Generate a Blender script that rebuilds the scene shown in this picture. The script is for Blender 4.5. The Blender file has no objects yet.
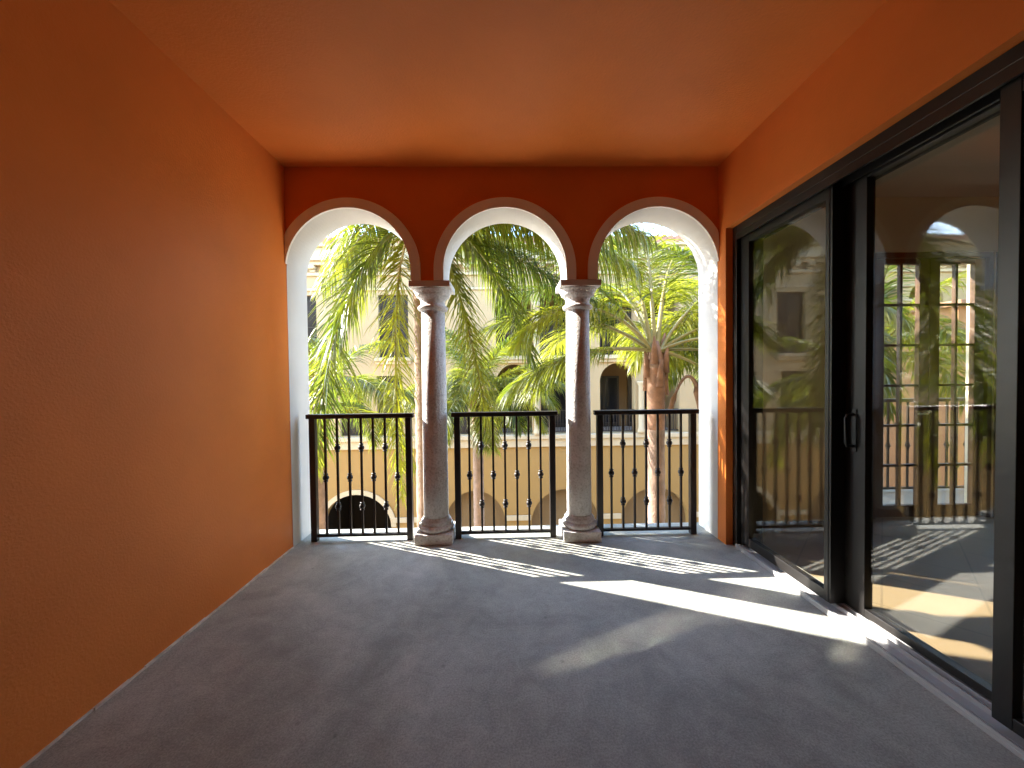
import bpy, bmesh, math, random
from mathutils import Vector, Matrix
random.seed(7)
R = math.radians
sc = bpy.context.scene
col = sc.collection

# ------------------------------------------------------------------ view, sun, sky
SUN_D = Vector((2.23, -1.0, -1.505)).normalized()
sc.render.engine = 'CYCLES'
sc.cycles.use_denoising = True
sc.cycles.max_bounces = 14
sc.cycles.diffuse_bounces = 8
sc.cycles.glossy_bounces = 6
sc.cycles.transmission_bounces = 8
sc.cycles.transparent_max_bounces = 16
sc.cycles.caustics_reflective = True
sc.cycles.caustics_refractive = False
sc.cycles.sample_clamp_indirect = 0.0
sc.cycles.blur_glossy = 0.0
sc.cycles.use_guiding = True
sc.cycles.use_surface_guiding = True
sc.cycles.surface_guiding_probability = 0.6
sc.cycles.guiding_training_samples = 0
sc.view_settings.view_transform = 'Standard'
sc.view_settings.look = 'None'
sc.view_settings.gamma = 1.0
sc.view_settings.exposure = 3.95

w = bpy.data.worlds.new("World"); sc.world = w; w.use_nodes = True
nt = w.node_tree; nt.nodes.clear()
sky = nt.nodes.new('ShaderNodeTexSky'); sky.sky_type = 'NISHITA'; sky.sun_disc = False
sky.sun_elevation = R(31.6); sky.sun_rotation = R(-65.8)
sky.air_density = 1.0; sky.dust_density = 0.3; sky.ozone_density = 2.0
bg = nt.nodes.new('ShaderNodeBackground'); bg.inputs['Strength'].default_value = 0.15
wo = nt.nodes.new('ShaderNodeOutputWorld')
nt.links.new(sky.outputs[0], bg.inputs[0]); nt.links.new(bg.outputs[0], wo.inputs[0])

sl = bpy.data.lights.new('sun', 'SUN'); sl.energy = 2.0; sl.angle = R(0.5); sl.color = (1, 0.93, 0.82)
so = bpy.data.objects.new('sun', sl); col.objects.link(so)
so.location = (-20, 12, 16); so.rotation_euler = SUN_D.to_track_quat('-Z', 'Y').to_euler()

def cam_setup():
    yaw, pitch, roll, f = 0.0203, -0.0210, -0.0120, 387.0
    fwd = Vector((math.sin(yaw)*math.cos(pitch), math.cos(yaw)*math.cos(pitch), math.sin(pitch)))
    r0 = Vector((math.cos(yaw), -math.sin(yaw), 0)); u0 = r0.cross(fwd)
    r = math.cos(roll)*r0 + math.sin(roll)*u0
    u = -math.sin(roll)*r0 + math.cos(roll)*u0
    c = bpy.data.cameras.new('camera'); c.sensor_width = 36; c.lens = f/1024*36
    c.clip_start = 0.05; c.clip_end = 2000
    o = bpy.data.objects.new('camera', c); col.objects.link(o)
    m = Matrix((r, u, -fwd)).transposed().to_4x4(); m.translation = (0, 0, 1.4)
    o.matrix_world = m; sc.camera = o
cam_setup()

# ------------------------------------------------------------------ materials
def new_mat(name):
    m = bpy.data.materials.new(name); m.use_nodes = True
    n = m.node_tree; b = n.nodes['Principled BSDF']
    return m, n, b
def N(n, t, **kw):
    x = n.nodes.new(t)
    for k, v in kw.items():
        if k in x.inputs: x.inputs[k].default_value = v
        else: setattr(x, k, v)
    return x
def surf(name, c, rough=0.7, var=0.12, scale=3.0, fine=120.0, bump=0.15, dist=0.004, metal=0.0, spec=0.5, c2=None, detail=6):
    """painted / stone / metal surface: large soft colour variation, small grain bump"""
    m, n, b = new_mat(name); L = n.links.new
    tc = N(n, 'ShaderNodeTexCoord')
    no = N(n, 'ShaderNodeTexNoise', Scale=scale, Detail=detail, Roughness=0.6)
    L(tc.outputs['Object'], no.inputs['Vector'])
    mx = N(n, 'ShaderNodeMix', data_type='RGBA')
    lo = [x*(1-var) for x in c] + [1]; hi = [min(1, x*(1+var)) for x in (c2 or c)] + [1]
    mx.inputs[6].default_value = lo; mx.inputs[7].default_value = hi
    rp = N(n, 'ShaderNodeValToRGB'); rp.color_ramp.elements[0].position = 0.33; rp.color_ramp.elements[1].position = 0.67
    L(no.outputs[0], rp.inputs[0]); L(rp.outputs[0], mx.inputs[0]); L(mx.outputs[2], b.inputs['Base Color'])
    b.inputs['Roughness'].default_value = rough; b.inputs['Metallic'].default_value = metal
    b.inputs['Specular IOR Level'].default_value = spec
    if bump:
        fi = N(n, 'ShaderNodeTexNoise', Scale=fine, Detail=3.0)
        L(tc.outputs['Object'], fi.inputs['Vector'])
        bp = N(n, 'ShaderNodeBump', Strength=bump, Distance=dist)
        L(fi.outputs[0], bp.inputs['Height']); L(bp.outputs[0], b.inputs['Normal'])
    return m

ORANGE = (0.70, 0.200, 0.038)
M = {}
M['orange'] = surf('orange_stucco', ORANGE, 0.45, 0.08, 1.2, 95, 0.5, 0.004, spec=0.3)
M['orange_ceiling'] = surf('orange_ceiling', ORANGE, 0.45, 0.07, 1.4, 80, 0.5, 0.005, spec=0.3)
M['white'] = surf('white_plaster', (0.60, 0.58, 0.54), 0.8, 0.05, 2.5, 90, 0.3, 0.004)
M['rim'] = surf('cream_arch_rim', (0.84, 0.81, 0.74), 0.8, 0.05, 2.5, 90, 0.3, 0.004)
M['beige'] = surf('beige_paint', (0.72, 0.64, 0.50), 0.7, 0.04, 1.5, 150, 0.15)
M['roomceil'] = surf('room_ceiling_paint', (0.6, 0.55, 0.47), 0.8, 0.03, 1.5, 150, 0.15)
M['bronze'] = surf('dark_bronze_metal', (0.010, 0.0085, 0.008), 0.42, 0.2, 6, 300, 0.05, 0.001, spec=0.5)
M['iron'] = surf('black_iron', (0.022, 0.016, 0.014), 0.42, 0.25, 9, 240, 0.15, 0.001)
M['alu'] = surf('grey_aluminium', (0.42, 0.42, 0.43), 0.45, 0.1, 8, 200, 0.1, 0.001, metal=0.1)
M['brown'] = surf('brown_wood_paint', (0.085, 0.038, 0.024), 0.45, 0.2, 5, 150, 0.1, 0.001)
M['cream'] = surf('cream_stucco', (0.38, 0.275, 0.14), 0.85, 0.05, 0.6, 40, 0.2, 0.01)
M['tan'] = surf('tan_stucco', (0.30, 0.175, 0.05), 0.85, 0.06, 0.5, 40, 0.2, 0.01)
M['trim'] = surf('pale_trim', (0.46, 0.365, 0.225), 0.8, 0.05, 1.0, 50, 0.15, 0.006)
M['recess_shade'] = surf('shaded_recess_stucco', (0.17, 0.105, 0.042), 0.85, 0.08, 0.7, 40, 0.2, 0.01)  # facade stucco darkened in colour to stand for shade inside niches and loggias
M['dark'] = surf('opening_shade', (0.016, 0.011, 0.008), 0.8, 0.2, 1.0, 30, 0.1)  # near-black colour stands in for the shade inside the garage passage
M['salmon'] = surf('salmon_stucco', (0.36, 0.18, 0.085), 0.85, 0.06, 0.6, 40, 0.2, 0.01)
M['tilecap'] = surf('roof_tile_clay', (0.32, 0.16, 0.10), 0.8, 0.2, 6, 30, 0.3, 0.02)
M['paving'] = surf('courtyard_paving', (0.52, 0.46, 0.38), 0.85, 0.15, 0.8, 12, 0.3, 0.02)
M['slab'] = surf('slab_edge', (0.34, 0.30, 0.25), 0.85, 0.08, 2, 60, 0.2)
M['caulk'] = surf('pale_caulk', (0.62, 0.55, 0.48), 0.8, 0.25, 14, 150, 0.2)
M['shaft'] = surf('palm_trunk_bark', (0.24, 0.165, 0.125), 0.9, 0.25, 5, 30, 0.6, 0.02)
M['boot'] = surf('palm_leaf_base', (0.24, 0.13, 0.08), 0.75, 0.3, 7, 40, 0.4, 0.01)
M['dead'] = surf('dry_brown_leaf', (0.18, 0.10, 0.055), 0.7, 0.25, 6, 40, 0.4, 0.01)

def concrete():
    m, n, b = new_mat('stained_concrete'); L = n.links.new
    tc = N(n, 'ShaderNodeTexCoord'); P = tc.outputs['Object']
    a = N(n, 'ShaderNodeTexNoise', Scale=1.1, Detail=8.0, Roughness=0.62, Distortion=0.8)
    f = N(n, 'ShaderNodeTexNoise', Scale=7.0, Detail=10.0, Roughness=0.78, Distortion=0.6)
    g = N(n, 'ShaderNodeTexNoise', Scale=120.0, Detail=4.0, Roughness=0.85)
    v = N(n, 'ShaderNodeTexVoronoi', Scale=2.6)
    for x in (a, f, g, v): L(P, x.inputs['Vector'])
    r1 = N(n, 'ShaderNodeValToRGB')
    e = r1.color_ramp.elements; e[0].position = 0.32; e[1].position = 0.70
    e[0].color = (0.255, 0.262, 0.238, 1); e[1].color = (0.46, 0.470, 0.432, 1)
    L(a.outputs[0], r1.inputs[0])
    r2 = N(n, 'ShaderNodeValToRGB'); e = r2.color_ramp.elements
    e[0].position = 0.32; e[1].position = 0.70; e[0].color = (0.70, 0.70, 0.70, 1); e[1].color = (1.24, 1.24, 1.24, 1)
    L(f.outputs[0], r2.inputs[0])
    m1 = N(n, 'ShaderNodeMix', data_type='RGBA', blend_type='MULTIPLY'); m1.inputs[0].default_value = 0.8
    L(r1.outputs[0], m1.inputs[6]); L(r2.outputs[0], m1.inputs[7])
    r3 = N(n, 'ShaderNodeValToRGB'); e = r3.color_ramp.elements
    e[0].position = 0.35; e[1].position = 0.66; e[0].color = (0.55, 0.55, 0.55, 1); e[1].color = (1.4, 1.4, 1.4, 1)
    L(g.outputs[0], r3.inputs[0])
    m2 = N(n, 'ShaderNodeMix', data_type='RGBA', blend_type='MULTIPLY'); m2.inputs[0].default_value = 0.7
    L(m1.outputs[2], m2.inputs[6]); L(r3.outputs[0], m2.inputs[7])
    # small dark spots
    sp = N(n, 'ShaderNodeTexVoronoi', Scale=5.0); L(P, sp.inputs['Vector'])
    r4 = N(n, 'ShaderNodeValToRGB'); e = r4.color_ramp.elements
    e[0].position = 0.03; e[1].position = 0.07; e[0].color = (0.55, 0.55, 0.55, 1); e[1].color = (1, 1, 1, 1)
    L(sp.outputs['Distance'], r4.inputs[0])
    m3 = N(n, 'ShaderNodeMix', data_type='RGBA', blend_type='MULTIPLY'); m3.inputs[0].default_value = 0.6
    L(m2.outputs[2], m3.inputs[6]); L(r4.outputs[0], m3.inputs[7])
    L(m3.outputs[2], b.inputs['Base Color'])
    rr = N(n, 'ShaderNodeMapRange'); rr.inputs[3].default_value = 0.5; rr.inputs[4].default_value = 0.8
    L(f.outputs[0], rr.inputs[0]); L(rr.outputs[0], b.inputs['Roughness'])
    bp = N(n, 'ShaderNodeBump', Strength=0.22, Distance=0.002); L(g.outputs[0], bp.inputs['Height'])
    bq = N(n, 'ShaderNodeBump', Strength=0.12, Distance=0.006); L(f.outputs[0], bq.inputs['Height'])
    L(bp.outputs[0], bq.inputs['Normal']); L(bq.outputs[0], b.inputs['Normal'])
    return m
M['concrete'] = concrete()

def coral_stone():
    m, n, b = new_mat('pitted_cast_stone'); L = n.links.new
    tc = N(n, 'ShaderNodeTexCoord'); P = tc.outputs['Object']
    a = N(n, 'ShaderNodeTexNoise', Scale=7.0, Detail=6.0); L(P, a.inputs['Vector'])
    v = N(n, 'ShaderNodeTexNoise', Scale=60.0, Detail=4.0, Roughness=0.65); L(P, v.inputs['Vector'])
    r = N(n, 'ShaderNodeValToRGB'); e = r.color_ramp.elements
    e[0].position = 0.3; e[1].position = 0.7; e[0].color = (0.60, 0.58, 0.56, 1); e[1].color = (0.78, 0.76, 0.74, 1)
    L(a.outputs[0], r.inputs[0])
    r2 = N(n, 'ShaderNodeValToRGB'); e = r2.color_ramp.elements
    e[0].position = 0.36; e[1].position = 0.52; e[0].color = (0.5, 0.45, 0.4, 1); e[1].color = (1, 1, 1, 1)
    L(v.outputs[0], r2.inputs[0])
    mx = N(n, 'ShaderNodeMix', data_type='RGBA', blend_type='MULTIPLY'); mx.inputs[0].default_value = 0.5
    L(r.outputs[0], mx.inputs[6]); L(r2.outputs[0], mx.inputs[7]); L(mx.outputs[2], b.inputs['Base Color'])
    b.inputs['Roughness'].default_value = 0.9
    bp = N(n, 'ShaderNodeBump', Strength=1.0, Distance=0.012); L(v.outputs[0], bp.inputs['Height'])
    L(bp.outputs[0], b.inputs['Normal'])
    return m
M['stone'] = coral_stone()

def glass(name, tint, ior=1.6, rough=0.03):
    m, n, b = new_mat(name); L = n.links.new
    n.nodes.remove(b)
    out = n.nodes['Material Output']
    f0 = ((ior-1)/(ior+1))**2
    geo = N(n, 'ShaderNodeNewGeometry')
    dt = N(n, 'ShaderNodeVectorMath', operation='DOT_PRODUCT')
    L(geo.outputs['Incoming'], dt.inputs[0]); L(geo.outputs['Normal'], dt.inputs[1])
    ab = N(n, 'ShaderNodeMath', operation='ABSOLUTE'); L(dt.outputs['Value'], ab.inputs[0])
    iv = N(n, 'ShaderNodeMath', operation='SUBTRACT'); iv.inputs[0].default_value = 1.0; L(ab.outputs[0], iv.inputs[1])
    pw = N(n, 'ShaderNodeMath', operation='POWER'); L(iv.outputs[0], pw.inputs[0]); pw.inputs[1].default_value = 5.0
    fr = N(n, 'ShaderNodeMath', operation='MULTIPLY_ADD'); L(pw.outputs[0], fr.inputs[0])
    fr.inputs[1].default_value = 1-f0; fr.inputs[2].default_value = f0
    tr = N(n, 'ShaderNodeBsdfTransparent'); tr.inputs[0].default_value = (*tint, 1)
    gl = N(n, 'ShaderNodeBsdfGlossy', Roughness=rough); gl.inputs[0].default_value = (1, 1, 1, 1)
    mx = N(n, 'ShaderNodeMixShader')
    # Schlick reflectance from the angle alone: both faces of a thin pane count alike
    L(fr.outputs[0], mx.inputs[0]); L(tr.outputs[0], mx.inputs[1]); L(gl.outputs[0], mx.inputs[2])
    L(mx.outputs[0], out.inputs[0])
    return m

M['glass'] = glass('door_glass', (0.92, 0.91, 0.86))
M['clear'] = glass('clear_glass', (0.93, 0.94, 0.92), 1.45)
M['winglass'] = surf('dark_window_glass', (0.016, 0.018, 0.022), 0.12, 0.3, 0.8, 0, 0, spec=0.3)

def leaf(name, ca, cb, tr):
    m, n, b = new_mat(name); L = n.links.new
    out = n.nodes['Material Output']
    tc = N(n, 'ShaderNodeTexCoord'); oi = N(n, 'ShaderNodeObjectInfo')
    no = N(n, 'ShaderNodeTexNoise', Scale=2.2, Detail=4.0); L(tc.outputs['Object'], no.inputs['Vector'])
    ad = N(n, 'ShaderNodeMath', operation='MULTIPLY_ADD'); ad.inputs[1].default_value = 0.5
    L(oi.outputs['Random'], ad.inputs[0]); L(no.outputs[0], ad.inputs[2])
    r = N(n, 'ShaderNodeValToRGB'); e = r.color_ramp.elements
    e[0].position = 0.45; e[1].position = 1.0; e[0].color = (*ca, 1); e[1].color = (*cb, 1)
    L(ad.outputs[0], r.inputs[0]); L(r.outputs[0], b.inputs['Base Color'])
    b.inputs['Roughness'].default_value = 0.42; b.inputs['Specular IOR Level'].default_value = 0.5
    t = N(n, 'ShaderNodeBsdfTranslucent')
    sat = N(n, 'ShaderNodeMix', data_type='RGBA', blend_type='MULTIPLY'); sat.inputs[0].default_value = 1
    sat.inputs[7].default_value = (*tr, 1); L(r.outputs[0], sat.inputs[6]); L(sat.outputs[2], t.inputs[0])
    mx = N(n, 'ShaderNodeMixShader'); mx.inputs[0].default_value = 0.5
    L(b.outputs[0], mx.inputs[1]); L(t.outputs[0], mx.inputs[2]); L(mx.outputs[0], out.inputs[0])
    return m
M['leaf'] = leaf('palm_leaflet', (0.050, 0.072, 0.013), (0.165, 0.168, 0.018), (2.6, 2.6, 1.3))
M['rachis'] = surf('palm_rachis', (0.25, 0.225, 0.08), 0.5, 0.2, 6, 60, 0.1)

def tile_floor():
    m, n, b = new_mat('tan_floor_tile'); L = n.links.new
    tc = N(n, 'ShaderNodeTexCoord'); mp = N(n, 'ShaderNodeMapping'); mp.inputs['Rotation'].default_value = (0, 0, R(45))
    L(tc.outputs['Object'], mp.inputs[0])
    br = N(n, 'ShaderNodeTexBrick', Scale=1.0); br.offset = 0.0
    br.inputs['Brick Width'].default_value = 0.45; br.inputs['Row Height'].default_value = 0.45
    br.inputs['Mortar Size'].default_value = 0.006
    br.inputs['Color1'].default_value = (0.31, 0.245, 0.165, 1); br.inputs['Color2'].default_value = (0.325, 0.255, 0.175, 1)
    br.inputs['Mortar'].default_value = (0.24, 0.19, 0.13, 1)
    L(mp.outputs[0], br.inputs['Vector']); L(br.outputs[0], b.inputs['Base Color'])
    b.inputs['Roughness'].default_value = 0.45; b.inputs['Specular IOR Level'].default_value = 0.25
    return m
M['tile'] = tile_floor()

# ------------------------------------------------------------------ mesh helpers
class MB:
    def __init__(s): s.bm = bmesh.new(); s.mi = 0
    def face(s, pts, mi=None, smooth=False):
        f = s.bm.faces.new([s.bm.verts.new(p) for p in pts]); f.material_index = s.mi if mi is None else mi; f.smooth = smooth
        return f
    def box(s, x0, x1, y0, y1, z0, z1, bev=0.0):
        b2 = bmesh.new(); bmesh.ops.create_cube(b2, size=1.0)
        for v in b2.verts:
            v.co = Vector(((x0+x1)/2 + v.co.x*(x1-x0), (y0+y1)/2 + v.co.y*(y1-y0), (z0+z1)/2 + v.co.z*(z1-z0)))
        if bev: bmesh.ops.bevel(b2, geom=list(b2.edges), offset=bev, segments=2, affect='EDGES', profile=0.5)
        s.merge(b2)
    def merge(s, b2, smooth=None):
        mp = {v: s.bm.verts.new(v.co) for v in b2.verts}
        for f in b2.faces:
            try:
                g = s.bm.faces.new([mp[v] for v in f.verts]); g.material_index = s.mi
                g.smooth = f.smooth if smooth is None else smooth
            except ValueError: pass
        b2.free()
    def lathe(s, prof, cx, cy, n=40, smooth=True):
        rings = []
        for r, z in prof:
            rings.append([s.bm.verts.new((cx + r*math.cos(2*math.pi*k/n), cy + r*math.sin(2*math.pi*k/n), z)) for k in range(n)])
        for a, b in zip(rings, rings[1:]):
            for k in range(n):
                f = s.bm.faces.new((a[k], a[(k+1) % n], b[(k+1) % n], b[k])); f.smooth = smooth; f.material_index = s.mi
        for ring, rev in ((rings[0], True), (rings[-1], False)):
            f = s.bm.faces.new(list(reversed(ring)) if rev else ring); f.material_index = s.mi
    def tube(s, pts, rad, n=8, flat=1.0, smooth=True, cap=True):
        pts = [Vector(p) for p in pts]; rings = []
        for i, p in enumerate(pts):
            t = (pts[min(i+1, len(pts)-1)] - pts[max(i-1, 0)]).normalized()
            ref = Vector((0, 0, 1)) if abs(t.z) < 0.95 else Vector((0, 1, 0))
            a = t.cross(ref).normalized(); b = t.cross(a)
            r = rad[i] if isinstance(rad, (list, tuple)) else rad
            rings.append([s.bm.verts.new(p + a*math.cos(2*math.pi*k/n)*r + b*math.sin(2*math.pi*k/n)*r*flat) for k in range(n)])
        for a, b in zip(rings, rings[1:]):
            for k in range(n):
                f = s.bm.faces.new((a[k], a[(k+1) % n], b[(k+1) % n], b[k])); f.smooth = smooth; f.material_index = s.mi
        if cap:
            for ring in (rings[0], rings[-1]):
                f = s.bm.faces.new(ring); f.material_index = s.mi
    def build(s, name, mats, parent=None, fix=True):
        if fix: bmesh.ops.recalc_face_normals(s.bm, faces=list(s.bm.faces))
        me = bpy.data.meshes.new(name); s.bm.to_mesh(me); s.bm.free()
        for m in (mats if isinstance(mats, (list, tuple)) else [mats]): me.materials.append(m)
        o = bpy.data.objects.new(name, me); col.objects.link(o)
        if parent is not None:
            o.parent = parent
            me.transform(Matrix.Translation(-Vector(ploc(parent))))
        return o
def ploc(o):
    v = Vector(o.location)
    while o.parent is not None: o = o.parent; v += Vector(o.location)
    return v
def tag(o, label=None, cat=None, group=None, kind=None):
    if label: o['label'] = label
    if cat:
        o['category'] = cat
        if not kind: o['kind'] = 'thing'
    if group: o['group'] = group
    if kind: o['kind'] = kind
    return o
def empty(name, loc, label, cat, group=None):
    o = bpy.data.objects.new(name, None); o.location = loc; o.empty_display_size = 0.2; col.objects.link(o)
    return tag(o, label, cat, group)
def copy_tree(o, parent=None):
    c = o.copy(); col.objects.link(c); c.parent = parent
    for ch in [k for k in bpy.data.objects if k.parent == o]: copy_tree(ch, c)
    return c

def strip_wall(mb, fn, u0, u1, z0, z1, openings, mi_front=0, mi_back=0, mi_rev=0):
    """wall with openings: fn(u, z, side) -> point; an opening is dict(x=[...], b=bottom, t=[top at each strip, (left, right)])
    so that arched heads are true arches through the full thickness"""
    cuts = {u0, u1}
    for o in openings: cuts.update(o['x'])
    cuts = sorted(cuts)
    def tops(o, a, b):
        m = (a+b)/2
        for (xa, xb, ta, tb) in o['seg']:
            if xa-1e-7 <= m <= xb+1e-7:
                ia = (a-xa)/(xb-xa); ib = (b-xa)/(xb-xa)
                return ta+(tb-ta)*ia, ta+(tb-ta)*ib
        return None
    cols = []
    for a, b in zip(cuts, cuts[1:]):
        if b-a < 1e-6: continue
        gaps = []
        for o in openings:
            t = tops(o, a, b)
            if t: gaps.append((o['b'], o['b'], t[0], t[1]))
        gaps.sort()
        lo = (z0, z0); sol = []
        for (ba, bb, ta, tb) in gaps:
            if ba > lo[0]+1e-6: sol.append((lo[0], lo[1], ba, bb))
            lo = (ta, tb)
        if lo[0] < z1-1e-6: sol.append((lo[0], lo[1], z1, z1))
        cols.append((a, b, sol, gaps))
        for (la, lb, ha, hb) in sol:
            mb.face([fn(a, la, 0), fn(b, lb, 0), fn(b, hb, 0), fn(a, ha, 0)], mi_front)
            mb.face([fn(b, lb, 1), fn(a, la, 1), fn(a, ha, 1), fn(b, hb, 1)], mi_back)
            mb.face([fn(a, la, 1), fn(b, lb, 1), fn(b, lb, 0), fn(a, la, 0)], mi_rev)
            mb.face([fn(a, ha, 0), fn(b, hb, 0), fn(b, hb, 1), fn(a, ha, 1)], mi_rev)
    # upright reveals where the solid changes from one strip to the next
    def ivs(sol, right):
        return [(s[1], s[3]) if right else (s[0], s[2]) for s in sol]
    prev = []
    allc = [None] + cols + [None]
    for L_, R_ in zip(allc, allc[1:]):
        l = ivs(L_[2], True) if L_ else []
        r = ivs(R_[2], False) if R_ else []
        u = L_[1] if L_ else R_[0]
        zs = sorted({z for iv in l+r for z in iv})
        for za, zb in zip(zs, zs[1:]):
            if zb-za < 1e-5: continue
            m = (za+zb)/2
            il = any(a <= m <= b for a, b in l); ir = any(a <= m <= b for a, b in r)
            if il != ir:
                mb.face([fn(u, za, 0), fn(u, za, 1), fn(u, zb, 1), fn(u, zb, 0)], mi_rev)
def rect_open(xa, xb, zb, zt):
    return dict(x=[xa, xb], b=zb, seg=[(xa, xb, zt, zt)])
def arch_segs(cx, r, zs, n=40, rz=None):
    rz = rz or r
    xs = [cx - r*math.cos(math.pi*k/n) for k in range(n+1)]
    zz = [zs + rz*math.sin(math.pi*k/n) for k in range(n+1)]
    return [(xs[k], xs[k+1], zz[k], zz[k+1]) for k in range(n)]
def arch_open(cx, r, zb, zs, n=24, rz=None):
    seg = arch_segs(cx, r, zs, n, rz)
    return dict(x=[s[0] for s in seg]+[seg[-1][1]], b=zb, seg=seg)

# ------------------------------------------------------------------ terrace shell
XL, XR, D, YB, H = -1.765, 1.795, 3.213, 3.533, 3.118
BACK = -3.6
mb = MB(); mb.box(XL-0.25, XR+0.055, BACK-0.2, YB+0.05, -0.35, 0.0)
tag(mb.build('floor', M['concrete']), kind='structure')
mb = MB(); mb.box(XL-0.25, XR+0.28, BACK-0.2, YB, H, H+0.3)
tag(mb.build('ceiling', M['orange_ceiling']), kind='structure')
mb = MB(); mb.box(XL-0.25, XL, BACK, D-0.001, -0.3, H)
sw = mb.build('terrace_wall', M['orange'])
tag(sw, 'long blank orange stucco wall with no opening, meeting the floor at a pale caulk line', 'wall')
mb = MB()
y = BACK
while y < D-0.02:
    y2 = min(D-0.005, y+random.uniform(0.05, 0.16)); mb.box(XL, XL+random.uniform(0.006, 0.014), y, y2, 0.0, random.uniform(0.007, 0.014)); y = y2
mb.build('caulk_line', M['caulk'], sw)
mb = MB(); mb.box(XL-0.25, XR+0.28, BACK-0.2, BACK-0.001, 0, H)
tag(mb.build('wall', M['brown']), kind='structure')  # unseen end wall, its dark brown picked to cut bounce light

# arcade wall: three arches on two columns
ARX = (XL+0.002+0.505, 0.02, XR-0.002-0.505); RA = 0.505; ZS = 2.275; ZC = 2.188
seg = []
xs = []
pr = XL + 0.002
for cx in ARX:
    if cx-RA > pr+1e-4: seg.append((pr, cx-RA, ZC, ZC))
    seg += arch_segs(cx, RA, ZS, 56); pr = cx+RA
op = dict(x=sorted({s[0] for s in seg} | {seg[-1][1]}), b=-0.3, seg=seg)
mb = MB()
strip_wall(mb, lambda u, z, s: (u, D if s == 0 else YB, z), XL-0.25, XR+0.28, -0.3, H-0.001, [op], 0, 2, 1)
arc = mb.build('arcade_wall', [M['orange'], M['white'], M['cream']])
tag(arc, 'dark red end wall pierced by three round arches with pale rims', 'wall')
for cx in ARX:
    mb = MB(); n = 56; ro, ri, y0 = 0.585, RA, D-0.022
    path = [(-1, ZC+0.002)] + [None]*(n+1) + [(1, ZC+0.002)]
    pts = []
    for k in range(n+1):
        a = math.pi - math.pi*k/n
        pts.append((cx+ri*math.cos(a), ZS+ri*math.sin(a), cx+ro*math.cos(a), ZS+ro*math.sin(a)))
    pts = [(cx-ri, ZC+0.002, cx-ro, ZC+0.002)] + pts + [(cx+ri, ZC+0.002, cx+ro, ZC+0.002)]
    cl = lambda x: max(XL+0.002, min(XR-0.002, x))
    thin = lambda e: abs(cl(e[0])-cl(e[2])) < 0.004
    for p, q in zip(pts, pts[1:]):
        if thin(p) and thin(q): continue
        mb.face([(cl(p[0]), y0, p[1]), (cl(q[0]), y0, q[1]), (cl(q[2]), y0, q[3]), (cl(p[2]), y0, p[3])])
        mb.face([(cl(p[2]), y0, p[3]), (cl(q[2]), y0, q[3]), (cl(q[2]), D, q[3]), (cl(p[2]), D, p[3])], smooth=True)
        mb.face([(cl(p[0]), y0, p[1]), (cl(q[0]), y0, q[1]), (cl(q[0]), D, q[1]), (cl(p[0]), D, p[1])], smooth=True)
    for e in (pts[0], pts[-1]):
        if thin(e): continue
        mb.face([(cl(e[0]), y0, e[1]), (cl(e[2]), y0, e[1]), (cl(e[2]), D, e[1]), (cl(e[0]), D, e[1])])
    mb.build('archivolt', M['rim'], arc)

# columns
YC = 3.353
def column_parts(root):
    cx, cy = root.location.x, root.location.y
    mb = MB(); mb.lathe([(0.106, 0.20), (0.106, 0.5), (0.104, 1.2), (0.099, 1.96)], cx, cy, 48)
    mb.build('shaft', M['stone'], root)
    mb = MB(); mb.box(cx-0.157, cx+0.157, cy-0.157, cy+0.157, 0.0, 0.084, 0.004); mb.build('plinth', M['stone'], root)
    mb = MB()
    pf = [(0.130, 0.0845), (0.128, 0.092), (0.142, 0.096), (0.149, 0.106), (0.150, 0.118), (0.146, 0.130), (0.137, 0.138), (0.130, 0.141), (0.129, 0.150), (0.131, 0.156), (0.127, 0.168), (0.117, 0.178), (0.113, 0.182), (0.112, 0.190), (0.106, 0.2005)]
    mb.lathe(pf, cx, cy, 48); mb.build('base', M['stone'], root)
    mb = MB()
    pf = [(0.099, 1.955), (0.106, 1.962), (0.122, 1.968), (0.128, 1.980), (0.127, 1.992), (0.116, 2.002), (0.104, 2.008), (0.102, 2.03), (0.105, 2.052), (0.116, 2.066), (0.121, 2.070), (0.123, 2.076),
          (0.138, 2.080), (0.141, 2.09), (0.146, 2.104), (0.155, 2.118), (0.162, 2.128), (0.164, 2.140)]
    mb.lathe(pf, cx, cy, 48); cap = mb.build('capital', M['stone'], root)
    mb = MB(); mb.box(cx-0.168, cx+0.168, cy-0.165, cy+0.165, 2.138, 2.1875, 0.003); mb.build('abacus', M['white'], cap)
for k, (cx, lab) in enumerate(((-0.603, 'pitted pale stone column between the arch at the blank orange wall and the middle arch'), (0.643, 'pitted pale stone column between the middle arch and the arch beside the glass doors'))):
    column_parts(empty('stone_column', (cx, YC, 0), lab, 'column', 'stone columns carrying the arches'))

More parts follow.
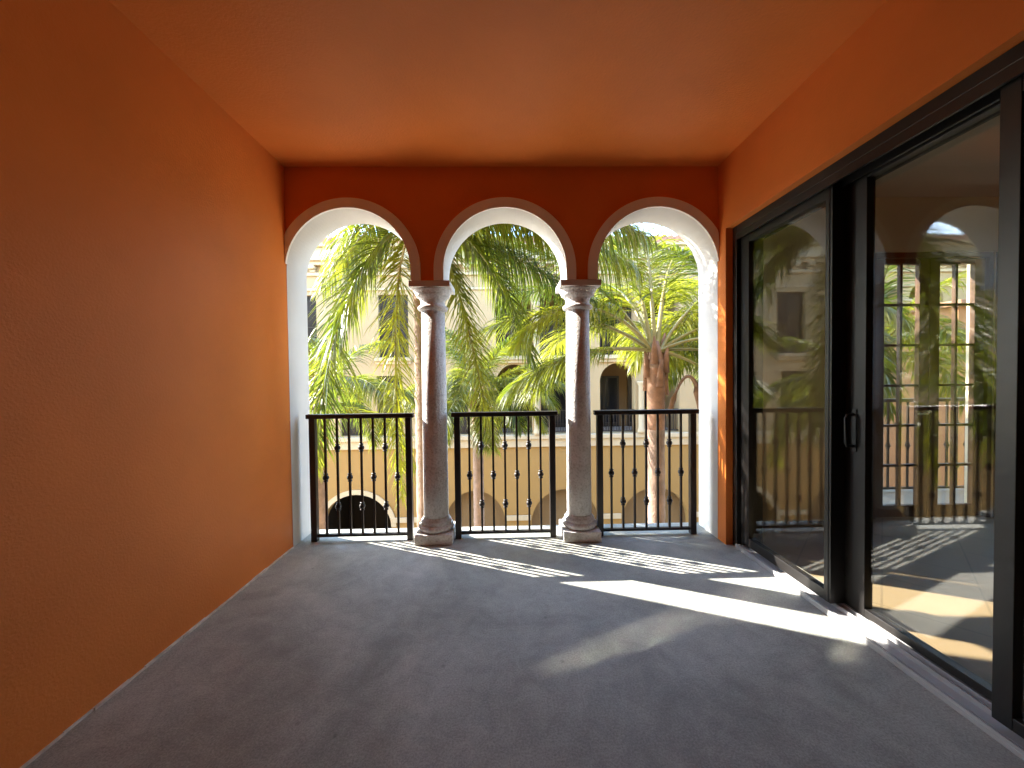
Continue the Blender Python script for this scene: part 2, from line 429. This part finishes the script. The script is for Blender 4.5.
# railings
YR = 3.335
def railing(x0, x1, lab, name='railing', yr=YR, zb=0.0, nb=7, grp='black iron railings in the arches', c='railing'):
    root = empty(name, ((x0+x1)/2, yr, zb), lab, c, grp)
    for x in (x0+0.025, x1-0.025):
        mb = MB(); mb.box(x-0.025, x+0.025, yr-0.025, yr+0.025, zb, zb+1.053, 0.003); mb.build('post', M['iron'], root)
    mb = MB(); mb.box(x0-0.022, x1+0.022, yr-0.03, yr+0.03, zb+1.0535, zb+1.092, 0.004); mb.build('top_rail', M['iron'], root)
    mb = MB(); mb.box(x0+0.05, x1-0.05, yr-0.016, yr+0.016, zb+0.036, zb+0.060, 0.003); mb.build('bottom_rail', M['iron'], root)
    for k in range(nb):
        x = x0 + 0.025 + (x1-x0-0.05)*(k+1)/(nb+1)
        mb = MB(); mb.box(x-0.0085, x+0.0085, yr-0.0085, yr+0.0085, zb+0.0605, zb+1.053)
        b = mb.build('baluster', M['iron'], root)
        for z in ((0.545,) if k % 2 == 0 else (0.80, 0.295)):
            mb = MB(); z += zb
            mb.lathe([(0.0125, z-0.036), (0.019, z-0.033), (0.019, z-0.026), (0.0125, z-0.022), (0.022, z-0.014), (0.0265, z), (0.022, z+0.014), (0.0125, z+0.022), (0.019, z+0.026), (0.019, z+0.033), (0.0125, z+0.036)], x, yr, 14)
            mb.build('knuckle', M['iron'], b)
    return root
railing(-1.665, -0.80, 'black iron railing in the arch next to the blank orange wall')
railing(-0.435, 0.435, 'black iron railing in the middle arch, between the two stone columns')
railing(0.797, 1.662, 'black iron railing in the arch next to the glass doors, before a palm trunk')

# ------------------------------------------------------------------ door wall and sliding door
DY1, DY0, DZ = 3.098, -0.72, 2.565
mb = MB()
strip_wall(mb, lambda u, z, s: (XR if s == 0 else XR+0.28, u, z), BACK, D-0.001, -0.3, H-0.001, [rect_open(DY0, DY1, -0.3, DZ)], 0, 1, 0)
dw = mb.build('door_wall', [M['orange'], M['beige']])
tag(dw, 'orange stucco wall framing the dark sliding glass doors, with a sunlit strip beside the arch', 'wall')

sd = empty('sliding_door', (1.95, 1.2, 0), 'tall black framed sliding glass door of several panels reflecting the arches', 'door')
mb = MB()
x0, x1 = XR+0.055, 2.065
mb.box(x0, x1, DY1-0.055, DY1-0.001, 0.0, DZ-0.001, 0.003)
mb.box(x0+0.035, x0+0.06, DY1-0.09, DY1-0.055, 0.03, DZ-0.05)
mb.box(x0+0.10, x0+0.115, DY1-0.08, DY1-0.055, 0.03, DZ-0.05)
mb.box(x0, x1, DY0+0.001, DY0+0.055, 0.0, DZ-0.001, 0.003)
mb.box(x0, x1, DY0+0.056, DY1-0.056, DZ-0.06, DZ-0.001, 0.003)
for xx in (x0+0.001, x0+0.088, x1-0.016): mb.box(xx, xx+0.015, DY0+0.056, DY1-0.056, DZ-0.11, DZ-0.0605)
mb.build('door_frame', M['bronze'], sd)
mb = MB()
mb.box(x0-0.012, x1, DY0+0.0565, DY1-0.0565, 0.002, 0.022, 0.002)
for xx, h in ((x0-0.010, 0.036), (x0+0.012, 0.03), (x0+0.072, 0.046), (x0+0.108, 0.05), (x0+0.165, 0.056)):
    mb.box(xx, xx+0.006, DY0+0.058, DY1-0.058, 0.0221, h)
mb.build('track', M['alu'], sd)
def panel(xc, y0, y1, zg0, zg1, sf, sn, handle=None):
    """leaf of the slider: frame with far stile sf and near stile sn, glass pane, handle"""
    th = 0.024
    mb = MB()
    mb.box(xc-th, xc+th, y1-sf, y1, 0.05, 2.49, 0.002)
    mb.box(xc-th, xc+th, y0, y0+sn, 0.05, 2.49, 0.002)
    mb.box(xc-th+0.001, xc+th-0.001, y0+sn, y1-sf, 0.05, zg0, 0.002)
    mb.box(xc-th+0.001, xc+th-0.001, y0+sn, y1-sf, zg1, 2.489, 0.002)
    p = mb.build('door_panel', M['bronze'], sd)
    mb = MB(); mb.box(xc-0.004, xc+0.004, y0+sn-0.008, y1-sf+0.008, zg0-0.008, zg1+0.008)
    mb.build('glass_pane', M['glass'], p)
    if handle is not None:
        mb = MB(); yh = handle
        mb.box(xc-th-0.006, xc-th-0.0005, yh-0.016, yh+0.016, 0.95, 1.19, 0.002)
        mb.tube([(xc-th-0.004, yh, 0.98), (xc-th-0.045, yh, 0.985), (xc-th-0.05, yh, 1.0), (xc-th-0.05, yh, 1.14), (xc-th-0.045, yh, 1.155), (xc-th-0.004, yh, 1.16)], 0.009, 8)
        mb.build('handle', M['bronze'], p)
    return p
XO, XI = 1.905, 1.995
panel(XO, 2.205, 3.04, 0.115, 2.405, 0.10, 0.028)
panel(XI, 1.375, 2.235, 0.09, 2.45, 0.165, 0.06, 2.135)
panel(XO, 0.56, 1.442, 0.10, 2.405, 0.062, 0.06)
panel(XI, -0.66, 0.60, 0.09, 2.45, 0.08, 0.06)
mb = MB(); mb.box(XO-0.02, XI-0.026, 2.19, 2.2045, 0.05, 2.49)
mb.build('interlock', M['bronze'], sd)

# ------------------------------------------------------------------ room behind the glass
RX1, RY0, RY1 = 6.6, -2.2, 3.52
mb = MB(); mb.box(2.066, RX1, RY0, RY1+0.25, -0.3, 0.012); tag(mb.build('room_floor', M['tile']), kind='structure')
mb = MB(); mb.box(XR+0.281, RX1+0.2, RY0, RY1+0.25, 3.0, 3.4); tag(mb.build('room_ceiling', M['roomceil']), kind='structure')
mb = MB(); mb.box(XR+0.281, RX1+0.2, RY0-0.2, RY0-0.001, -0.3, 3.0)
mb.box(RX1, RX1+0.2, RY0, RY1+0.25, 0.0125, 3.0)
tag(mb.build('room_wall', M['beige']), kind='structure')
FD = ((3.42, 4.57), (4.576, 5.70))
mb = MB()
strip_wall(mb, lambda u, z, s: (u, RY1 if s == 0 else RY1+0.22, z), XR+0.282, RX1-0.001, 0.0125, 3.0, [rect_open(a, b, 0.0125, 2.50) for a, b in FD], 0, 1, 0)
tag(mb.build('window_wall', [M['beige'], M['cream']]), 'beige room wall holding gridded brown doors, seen through the glass', 'wall')
def french_door(a, b, lab):
    y = RY1+0.06
    root = empty('french_door', ((a+b)/2, y, 0.0125), lab, 'door', 'gridded brown doors inside the room')
    mb = MB()
    mb.box(a+0.001, a+0.045, y-0.05, y+0.05, 0.013, 2.499); mb.box(b-0.045, b-0.001, y-0.05, y+0.05, 0.013, 2.499)
    mb.box(a+0.0455, b-0.0455, y-0.05, y+0.05, 2.45, 2.499)
    mb.build('door_frame', M['brown'], root)
    mid = (a+b)/2
    for (l, r) in ((a+0.047, mid-0.002), (mid+0.002, b-0.047)):
        mb = MB(); st = 0.095; zb, zt = 0.13, 2.40
        mb.box(l, l+st, y-0.022, y+0.022, 0.02, 2.447, 0.003); mb.box(r-st, r, y-0.022, y+0.022, 0.02, 2.447, 0.003)
        mb.box(l+st, r-st, y-0.021, y+0.021, 0.02, zb, 0.003); mb.box(l+st, r-st, y-0.021, y+0.021, zt, 2.446, 0.003)
        for k in range(1, 6):
            z = zb + (zt-zb)*k/6; mb.box(l+st, r-st, y-0.016, y+0.016, z-0.011, z+0.011)
        xm = (l+r)/2; mb.box(xm-0.011, xm+0.011, y-0.0155, y+0.0155, zb, zt)
        lf = mb.build('door_leaf', M['brown'], root)
        mb = MB(); mb.box(l+st, r-st, y-0.003, y+0.003, zb, zt); mb.build('glass_pane', M['clear'], lf)
    mb = MB(); mb.tube([(mid-0.05, y-0.022, 1.0), (mid-0.05, y-0.06, 1.0), (mid-0.14, y-0.06, 1.0)], 0.008, 8); mb.build('handle', M['alu'], root)
french_door(*FD[0], 'gridded brown double door seen through the sliding glass, the nearer one to the arches')
french_door(*FD[1], 'gridded brown double door at the edge of the view through the sliding glass')
mb = MB(); mb.box(3.1, RX1+0.2, RY1+0.221, 4.5, -0.3, -0.01); tag(mb.build('balcony_slab', M['slab']), kind='structure')
railing(3.15, 6.7, 'black iron balcony railing outside the gridded brown doors', 'balcony_railing', 4.4, -0.01, 29, None)

# ------------------------------------------------------------------ courtyard
GZ = -6.5
# the rest of the building this terrace belongs to: storeys above, below and to both sides
mb = MB()
mb.box(-22, 32, 2.6, YB-0.002, H+0.301, 7.6); mb.box(-22, XL-0.252, 2.6, YB-0.002, GZ, H+0.3)
mb.box(RX1+0.21, 32, 2.6, YB-0.002, GZ, H+0.3); mb.box(XL-0.25, RX1+0.2, 2.6, YB-0.002, GZ, -0.352)
tag(mb.build('outer_wall', M['cream']), kind='structure')
mb = MB(); mb.face([(-300, -300, GZ), (300, -300, GZ), (300, 300, GZ), (-300, 300, GZ)])
tag(mb.build('ground', M['paving']), kind='structure')

FY = 16.0
bld = empty('opposite_building', (2, FY, GZ), 'cream and tan arcaded building across the courtyard, with loggias, cornice and clay tile edge', 'building')
fb = lambda u, z, s: (u, FY if s == 0 else FY+0.45, z)
WIN_UP = [(-13.2, -12.0), (-8.85, -7.62), (-5.12, -3.9), (9.3, 10.5), (12.6, 13.8), (20.4, 21.6)]
WIN_LO = [(-13.2, -12.0), (-8.85, -7.8), (-6.75, -5.75), (-5.25, -4.2), (-2.4, -1.5), (9.3, 10.5), (12.6, 13.8), (20.4, 21.6)]
LOG = [(0.42, 2.25), (4.72, 6.58), (15.9, 17.8), (24.2, 26.0)]      # centres of paired loggia arches
LR = 0.74
ops = [rect_open(a, b, 2.22, 4.78) for a, b in WIN_UP] + [rect_open(a, b, -1.0, 1.46) for a, b in WIN_LO]
for pr_ in LOG:
    for c in pr_:
        ops.append(arch_open(c, LR, 2.24, 4.42, 20)); ops.append(arch_open(c, LR, -1.02, 1.14, 20))
mb = MB(); strip_wall(mb, fb, -18, 30, -1.3, 6.9, ops)
mb.build('wall', M['cream'], bld)
NICHE = [(-6.15, 1.42), (-1.26, 1.25), (2.49, 1.42), (6.27, 1.42), (10.1, 1.42), (13.9, 1.42), (17.7, 1.42), (21.5, 1.42), (-10.4, 1.42)]
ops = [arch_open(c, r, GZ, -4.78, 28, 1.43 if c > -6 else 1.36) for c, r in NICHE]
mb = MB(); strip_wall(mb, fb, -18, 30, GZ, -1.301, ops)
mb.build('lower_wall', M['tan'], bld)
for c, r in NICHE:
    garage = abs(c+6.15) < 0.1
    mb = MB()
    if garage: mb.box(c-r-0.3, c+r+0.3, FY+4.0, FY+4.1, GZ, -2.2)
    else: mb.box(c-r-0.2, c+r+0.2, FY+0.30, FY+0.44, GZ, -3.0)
    mb.build('niche_back', M['dark' if garage else 'recess_shade'], bld)
    if garage:
        for dx in (-r-0.32, r+0.30):
            mb = MB(); mb.box(c+dx, c+dx+0.02, FY+0.46, FY+4.0, GZ, -2.2); mb.build('passage_wall', M['dark'], bld)
        mb = MB(); mb.box(c-r-0.3, c+r+0.3, FY+0.46, FY+4.0, -2.2, -2.1); mb.build('passage_ceiling', M['dark'], bld)
        mb = MB(); n = 28
        for k in range(n):
            for a0, a1 in ((math.pi*k/n, math.pi*(k+1)/n),):
                q = lambda a, rr, y: (c-rr*math.cos(a), y, -4.78+rr*0.96*math.sin(a))
                mb.face([q(a0, r, FY-0.05), q(a1, r, FY-0.05), q(a1, r+0.2, FY-0.05), q(a0, r+0.2, FY-0.05)])
                mb.face([q(a0, r+0.2, FY-0.05), q(a1, r+0.2, FY-0.05), q(a1, r+0.2, FY-0.001), q(a0, r+0.2, FY-0.001)])
                mb.face([q(a0, r, FY-0.05), q(a1, r, FY-0.05), q(a1, r, FY-0.001), q(a0, r, FY-0.001)])
        mb.build('arch_surround', M['trim'], bld)
for a, b in zip([c+r for c, r in sorted(NICHE)], [c-r for c, r in sorted(NICHE)][1:]):
    if b-a > 0.3:
        mb = MB(); mb.box(a+0.02, b-0.02, FY-0.07, FY-0.001, -4.62, -4.40, 0.02); mb.build('impost_band', M['trim'], bld)
mb = MB(); mb.box(-18, 30, FY-0.10, FY-0.001, -1.55, -1.22, 0.02); mb.box(-18, 30, FY-0.20, FY-0.001, -1.219, -1.03, 0.03)
mb.build('string_course', M['trim'], bld)
for a, b in [(-0.5, 3.15), (3.85, 7.5), (15.0, 18.7), (23.3, 26.9)] + [(a-0.15, b+0.15) for a, b in WIN_UP]:
    mb = MB(); mb.box(a, b, FY-0.22, FY-0.001, 2.06, 2.2, 0.02); mb.box(a+0.05, b-0.05, FY-0.12, FY-0.001, 1.93, 2.059, 0.02)
    mb.build('ledge', M['trim'], bld)
mb = MB()
for (d, z0_, z1_) in ((0.06, 4.95, 5.05), (0.10, 5.55, 5.68), (0.22, 5.95, 6.1), (0.36, 6.101, 6.28), (0.28, 6.281, 6.62), (0.44, 6.621, 6.78)):
    mb.box(-18, 30, FY-d, FY-0.001, z0_, z1_, 0.015)
mb.build('cornice', M['trim'], bld)
x = -17.6
while x < 29.8 :
    if -9 < x < 24:
        mb = MB(); mb.box(x-0.13, x+0.13, FY-0.30, FY-0.0015, 5.78, 5.949, 0.05); mb.box(x-0.11, x+0.11, FY-0.16, FY-0.0015, 5.685, 5.779, 0.03)
        mb.build('bracket', M['trim'], bld)
    x += 0.62
mb = MB()
x = -18.0
while x < 30:
    mb.tube([(x+0.13, FY-0.48, 6.84), (x+0.13, FY+2.5, 7.35)], 0.14, 8); x += 0.265
mb.build('roof', M['tilecap'], bld)
mb = MB(); mb.box(-18, 30, FY+8.0, FY+12, GZ, 7.0); mb.build('rear_block', M['cream'], bld)
def window(a, b, z0_, z1_):
    y = FY+0.16; m_ = (a+b)/2
    mb = MB(); t = 0.07
    mb.box(a, a+t, y, y+0.06, z0_, z1_); mb.box(b-t, b, y, y+0.06, z0_, z1_)
    mb.box(a+t, b-t, y, y+0.06, z0_, z0_+t); mb.box(a+t, b-t, y, y+0.06, z1_-t, z1_)
    mb.box(m_-0.04, m_+0.04, y, y+0.06, z0_+t, z1_-t)
    for k in (1, 2, 3): z = z0_+(z1_-z0_)*k/4; mb.box(a+t, b-t, y+0.01, y+0.05, z-0.015, z+0.015)
    f = mb.build('window', M['bronze'], bld)
    mb = MB(); mb.box(a+t, b-t, y+0.02, y+0.03, z0_+t, z1_-t); mb.build('pane', M['winglass'], f)
for a, b in WIN_UP: window(a, b, 2.22, 4.78)
for a, b in WIN_LO: window(a, b, -1.0, 1.46)
for pr_ in LOG:
    a, b = pr_[0]-LR-0.15, pr_[1]+LR+0.15
    for zf in (2.2, -1.06):
        mb = MB(); mb.box(a, b, FY+2.3, FY+2.4, zf, zf+3.4); mb.build('loggia_back_wall', M['recess_shade'], bld)
        mb = MB(); mb.box(a, b, FY+0.451, FY+2.3, zf-0.25, zf); mb.build('loggia_floor', M['slab'], bld)
        mb = MB(); mb.box(a, b, FY+0.451, FY+2.3, zf+3.0, zf+3.2); mb.build('loggia_ceiling', M['cream'], bld)
        for q in (a-0.12, b):
            mb = MB(); mb.box(q, q+0.12, FY+0.452, FY+2.4, zf-0.25, zf+3.2); mb.build('loggia_side_wall', M['cream'], bld)
        for c in pr_:
            mb = MB(); y = FY+2.22
            mb.box(c-0.72, c-0.64, y, y+0.07, zf, zf+2.4); mb.box(c+0.64, c+0.72, y, y+0.07, zf, zf+2.4); mb.box(c-0.64, c+0.64, y, y+0.07, zf+2.3, zf+2.4)
            mb.box(c-0.05, c+0.05, y, y+0.07, zf, zf+2.3); mb.box(c-0.64, c-0.05, y, y+0.07, zf, zf+0.2); mb.box(c+0.05, c+0.64, y, y+0.07, zf, zf+0.2)
            d_ = mb.build('loggia_door', M['bronze'], bld)
            mb = MB(); mb.box(c-0.64, c+0.64, y+0.03, y+0.04, zf+0.2, zf+2.3); mb.build('pane', M['winglass'], d_)
            mb = MB(); y = FY+0.12
            mb.box(c-LR, c+LR, y, y+0.05, zf+0.96, zf+1.0); mb.box(c-LR, c+LR, y, y+0.04, zf+0.1, zf+0.13)
            k = c-LR+0.06
            while k < c+LR: mb.box(k-0.01, k+0.01, y+0.01, y+0.03, zf+0.13, zf+0.96); k += 0.11
            mb.build('loggia_railing', M['iron'], bld)
        m_ = (pr_[0]+pr_[1])/2
        mb = MB(); z = zf+0.04
        mb.lathe([(0.15, z), (0.15, z+0.12), (0.11, z+0.2), (0.10, z+1.95), (0.13, z+2.0), (0.17, z+2.1), (0.17, z+2.14)], m_, FY-0.14, 20)
        mb.build('loggia_column', M['trim'], bld)

wing = empty('salmon_building', (20, 12.5, GZ), 'salmon stucco building glimpsed through the gridded brown doors', 'building')
mb = MB(); strip_wall(mb, lambda u, z, s: (u, 13.0 if s == 0 else 13.4, z), 15.6, 25, GZ, 3.6, [rect_open(17.3, 18.4, -0.8, 1.3), rect_open(21.5, 22.6, -0.8, 1.3)])
mb.box(15.6, 15.9, 13.401, 15.9, GZ, 3.6); mb.build('wall', M['salmon'], wing)
mb = MB(); mb.box(15.4, 25, 12.75, 15.9, 3.601, 3.8, 0.03); mb.build('roof', M['tilecap'], wing)
for a in (17.3, 21.5):
    mb = MB(); mb.box(a, a+1.1, 13.15, 13.2, -0.8, 1.3); mb.build('window', M['winglass'], wing)

# ------------------------------------------------------------------ palms
rnd = random.Random(11)
def frond_curve(p0, az, el, length, droop, n=16, pw=1.25):
    p = Vector(p0); pts = [p.copy()]
    for k in range(n):
        t = (k+0.5)/n; e = R(el - droop*t**pw); a = R(az)
        p = p + Vector((math.cos(a)*math.cos(e), math.sin(a)*math.cos(e), math.sin(e)))*(length/n); pts.append(p.copy())
    return pts
def bez(a, b, c, n=16, d=None):
    a, b, c = Vector(a), Vector(b), Vector(c)
    return [a*(1-t)**2 + b*2*t*(1-t) + c*t*t for t in [k/n for k in range(n+1)]]
def frond(pts, parent, L=0.6, pairs=80, hang=1.0, wid=0.03, t0=0.16, r0=0.028, name='frond', mat=None, rmat=None, plum=0.5):
    mb = MB(); n = len(pts)-1
    mb.mi = 1
    mb.tube(pts, [r0*(1-0.88*(k/n)) for k in range(n+1)], 6, 0.7)
    mb.mi = 0
    def at(t):
        f = t*n; k = min(int(f), n-1); return pts[k].lerp(pts[k+1], f-k), (pts[k+1]-pts[k]).normalized()
    for i in range(pairs):
        t = t0 + (1-t0)*(i+rnd.random()*0.7)/pairs
        p, tg = at(t)
        side = tg.cross(Vector((0, 0, 1)))
        if side.length < 0.25: side = side + Vector((math.sin(i), math.cos(i), 0))*0.25
        side.normalize(); up = side.cross(tg)
        s_ = (t-t0)/(1-t0)
        ln = L*(0.45+0.75*math.sin(math.pi*min(1, 0.12+0.80*s_)))*(0.82 if s_ < 0.93 else 0.6)
        for sg in (-1, 1):
            l = ln*rnd.uniform(0.9, 1.1)
            d = side*sg*rnd.uniform(0.85, 1.0) + tg*(rnd.uniform(0.5, 0.7)+0.7*s_**2) + up*(rnd.choice((-0.5, 0.1, 0.6))*plum+rnd.uniform(-.12, .12))
            d.normalize(); q = p.copy(); row = []
            ns = 4; g = hang*rnd.uniform(0.85, 1.15)
            wv = d.cross(Vector((rnd.uniform(-.8, .8), rnd.uniform(-.8, .8), 1)))
            for k in range(ns+1):
                if k < ns:
                    ww = wid*(0.75, 1.0, 0.85, 0.5)[k]*0.5
                    wv = (wv - d*wv.dot(d)).normalized()
                    row.append((q+wv*ww, q-wv*ww))
                else: row.append((q,))
                q = q + d*(l/ns)
                d = (d + Vector((0, 0, -1))*g*(0.28+0.15*k)).normalized()
            vs = [[mb.bm.verts.new(v) for v in r_] for r_ in row]
            for k in range(ns-1):
                f = mb.bm.faces.new((vs[k][0], vs[k][1], vs[k+1][1], vs[k+1][0])); f.material_index = 0
            f = mb.bm.faces.new((vs[-2][0], vs[-2][1], vs[-1][0])); f.material_index = 0
    return mb.build(name, [mat or M['leaf'], rmat or M['rachis']], parent, fix=False)
def trunk(root, x, y, z0_, z1_, r0, r1, lean=(0, 0), boots=True):
    mb = MB(); n = int((z1_-z0_)/0.07); pts = []; rad = []
    for k in range(n+1):
        t = k/n; z = z0_+(z1_-z0_)*t
        pts.append((x+lean[0]*(t-1), y+lean[1]*(t-1), z)); rad.append((r0+(r1-r0)*t)*(1+0.035*math.sin(k*2.1)+rnd.uniform(-.02, .02)))
    mb.tube(pts, rad, 16); mb.build('trunk', M['shaft'], root)
    if boots:
        mb = MB()
        mb.lathe([(r1*0.99, z1_-1.15), (r1*1.05, z1_-0.95), (r1*1.08, z1_-0.4), (r1*1.0, z1_-0.05), (r1*0.75, z1_+0.12), (0.04, z1_+0.3)], x, y, 16)
        for k in range(9):
            a = k*2.4; rr = r1*1.1; zz = z1_-0.55+k*0.07
            mb.tube([(x+rr*math.cos(a), y+rr*math.sin(a), zz), (x+rr*1.12*math.cos(a), y+rr*1.12*math.sin(a), zz+0.25), (x+rr*1.35*math.cos(a), y+rr*1.35*math.sin(a), zz+0.42)], [0.07, 0.045, 0.01], 6, 0.5)
        mb.build('leaf_sheath', M['boot'], root)
def palm(x, y, zh, label, r=0.16, customs=(), autos=(), lean=(0, 0), L=0.6, pairs=80, hang=1.0, wid=0.03, boots=True, **kx):
    root = empty('palm_tree', (x, y, GZ), label, 'palm tree', 'palms in the courtyard')
    trunk(root, x, y, GZ, zh, r*1.15, r, lean, boots)
    hub = Vector((x, y, zh+0.15))
    for (ctrl, end, kw) in customs:
        frond(bez(hub, ctrl, end), root, **{**dict(L=L, pairs=pairs, hang=hang, wid=wid), **kw})
    for (az, el, ln, dr) in autos:
        o = Vector((math.cos(R(az)), math.sin(R(az)), 0))*0.08
        frond(frond_curve(hub+o, az, el, ln, dr), root, L=L, pairs=pairs, hang=hang, wid=wid, **kx)
    return root
def ring(n, el, ln, dr, a0=0, jit=8):
    return [(a0+360*k/n+rnd.uniform(-jit, jit), el+rnd.uniform(-6, 6), ln*rnd.uniform(0.9, 1.1), dr+rnd.uniform(-10, 10)) for k in range(n)]

# palm close behind the column: its fronds fill two arches
palm(-1.05, 5.25, 3.35, 'tall palm rising close behind the stone column, its long fronds draping two arches', 0.15, customs=[
    ((-2.15, 5.15, 3.30), (-2.42, 4.9, 0.35), dict(L=0.85, pairs=300, hang=0.5, r0=0.045, plum=0.6, wid=0.02)),
    ((-2.0, 5.3, 4.6), (-3.4, 5.2, 3.2), dict(L=0.75, pairs=200, hang=1.8, wid=0.02)),
    ((-1.6, 5.9, 4.4), (-2.9, 6.3, 2.8), dict(L=0.75, pairs=180, hang=1.3, wid=0.022)),
    ((-0.10, 4.75, 4.0), (1.7, 4.6, 3.05), dict(L=0.95, pairs=300, hang=3.2, t0=0.08, wid=0.02)),
    ((0.1, 5.45, 3.95), (1.9, 5.4, 2.85), dict(L=1.0, pairs=280, hang=3.0, t0=0.08, wid=0.02)),
    ((0.1, 6.3, 3.5), (1.7, 6.2, 2.35), dict(L=0.85, pairs=220, hang=2.6, t0=0.08, wid=0.02)),
    ((-0.62, 5.0, 3.2), (-0.15, 4.9, 0.50), dict(L=0.6, pairs=240, hang=0.6, plum=0.6, wid=0.018)),
    ((-0.2, 5.7, 3.7), (0.55, 5.8, 1.25), dict(L=0.75, pairs=220, hang=0.8, wid=0.02)),
    ((-1.42, 4.6, 3.2), (-1.20, 4.5, 0.0), dict(L=0.55, pairs=220, hang=0.7, plum=0.6, wid=0.018)),
    ((-0.95, 4.7, 4.3), (-0.30, 4.15, 2.95), dict(L=0.5, pairs=90, hang=0.9, wid=0.02)),
], autos=[(100, 60, 2.8, 120), (60, 45, 2.8, 130), (140, 50, 2.8, 120), (20, 65, 2.6, 110), (160, 75, 2.4, 110), (-80, 62, 2.2, 90), (-110, 55, 2.4, 75), (175, 55, 3.0, 70)], L=0.8, pairs=150, hang=1.3, wid=0.022)

# middle distance palm
palm(-0.75, 10.8, 0.75, 'shorter palm further off in the middle of the courtyard, crown below the upper ledge', 0.14,
     autos=ring(6, 12, 2.4, 90, 10) + ring(6, 42, 2.7, 105, 30) + ring(4, 72, 2.7, 80, 60) + [(-75, -30, 1.7, 50), (-20, 25, 3.0, 55), (-5, 45, 3.0, 80)], L=0.72, pairs=150, hang=0.8, wid=0.026)

# palm with the bare trunk in the arch by the doors
p3 = palm(2.37, 6.0, 1.62, 'slender palm with smooth reddish trunk framed by the arch beside the glass doors', 0.125,
     autos=[(170, 60, 3.0, 50), (125, 82, 3.1, 45), (80, 80, 3.3, 40), (55, 72, 3.1, 60), (8, 34, 2.4, 65), (178, 36, 2.8, 65), (190, 5, 2.4, 45), (-5, 4, 2.3, 50), (200, 48, 2.6, 105), (130, 40, 2.6, 95), (80, 45, 2.6, 100), (30, 15, 2.4, 75), (150, 12, 2.4, 70), (-25, 25, 2.2, 110), (0, 62, 2.7, 85), (-20, -20, 1.9, 50), (100, 60, 3.2, 70), (60, 58, 3.2, 75), (145, 55, 3.2, 75)],
     L=0.80, pairs=115, hang=0.9, wid=0.02, t0=0.26, r0=0.042)
mb = MB()
dp = bez((2.5, 5.85, 0.75), (2.75, 5.7, 1.9), (2.95, 5.7, 0.9), 14) + bez((2.95, 5.7, 0.85), (3.02, 5.68, 0.0), (2.95, 5.7, -1.1), 10)[1:]
mb.tube(dp, [0.03+0.05*math.sin(math.pi*min(1, k/len(dp)*1.05)) for k in range(len(dp))], 8, 0.35)
mb.build('dead_frond', M['dead'], p3)

palm(-3.85, 8.0, 0.6, 'palm at the far side of the arch beside the blank orange wall, partly hidden', 0.15,
     autos=ring(5, 10, 2.3, 90, 0) + ring(6, 45, 2.5, 110, 20) + ring(3, 75, 2.4, 80, 50), L=0.65, pairs=130, hang=0.9, wid=0.025)
palm(4.75, 7.6, 2.0, 'palm beyond the arch jamb whose crown shows through the gridded brown doors', 0.15,
     autos=ring(9, 5, 2.5, 80, 0) + ring(9, 40, 2.8, 110, 20) + ring(5, 75, 2.6, 80, 50), L=0.7, pairs=110, hang=1.0, wid=0.03)
palm(8.2, 8.4, 1.6, 'palm furthest along the courtyard, seen only through the sliding glass', 0.15,
     autos=ring(8, 10, 2.4, 80, 0) + ring(8, 45, 2.6, 110, 20) + ring(4, 75, 2.6, 80, 50), L=0.7, pairs=90, hang=1.0)
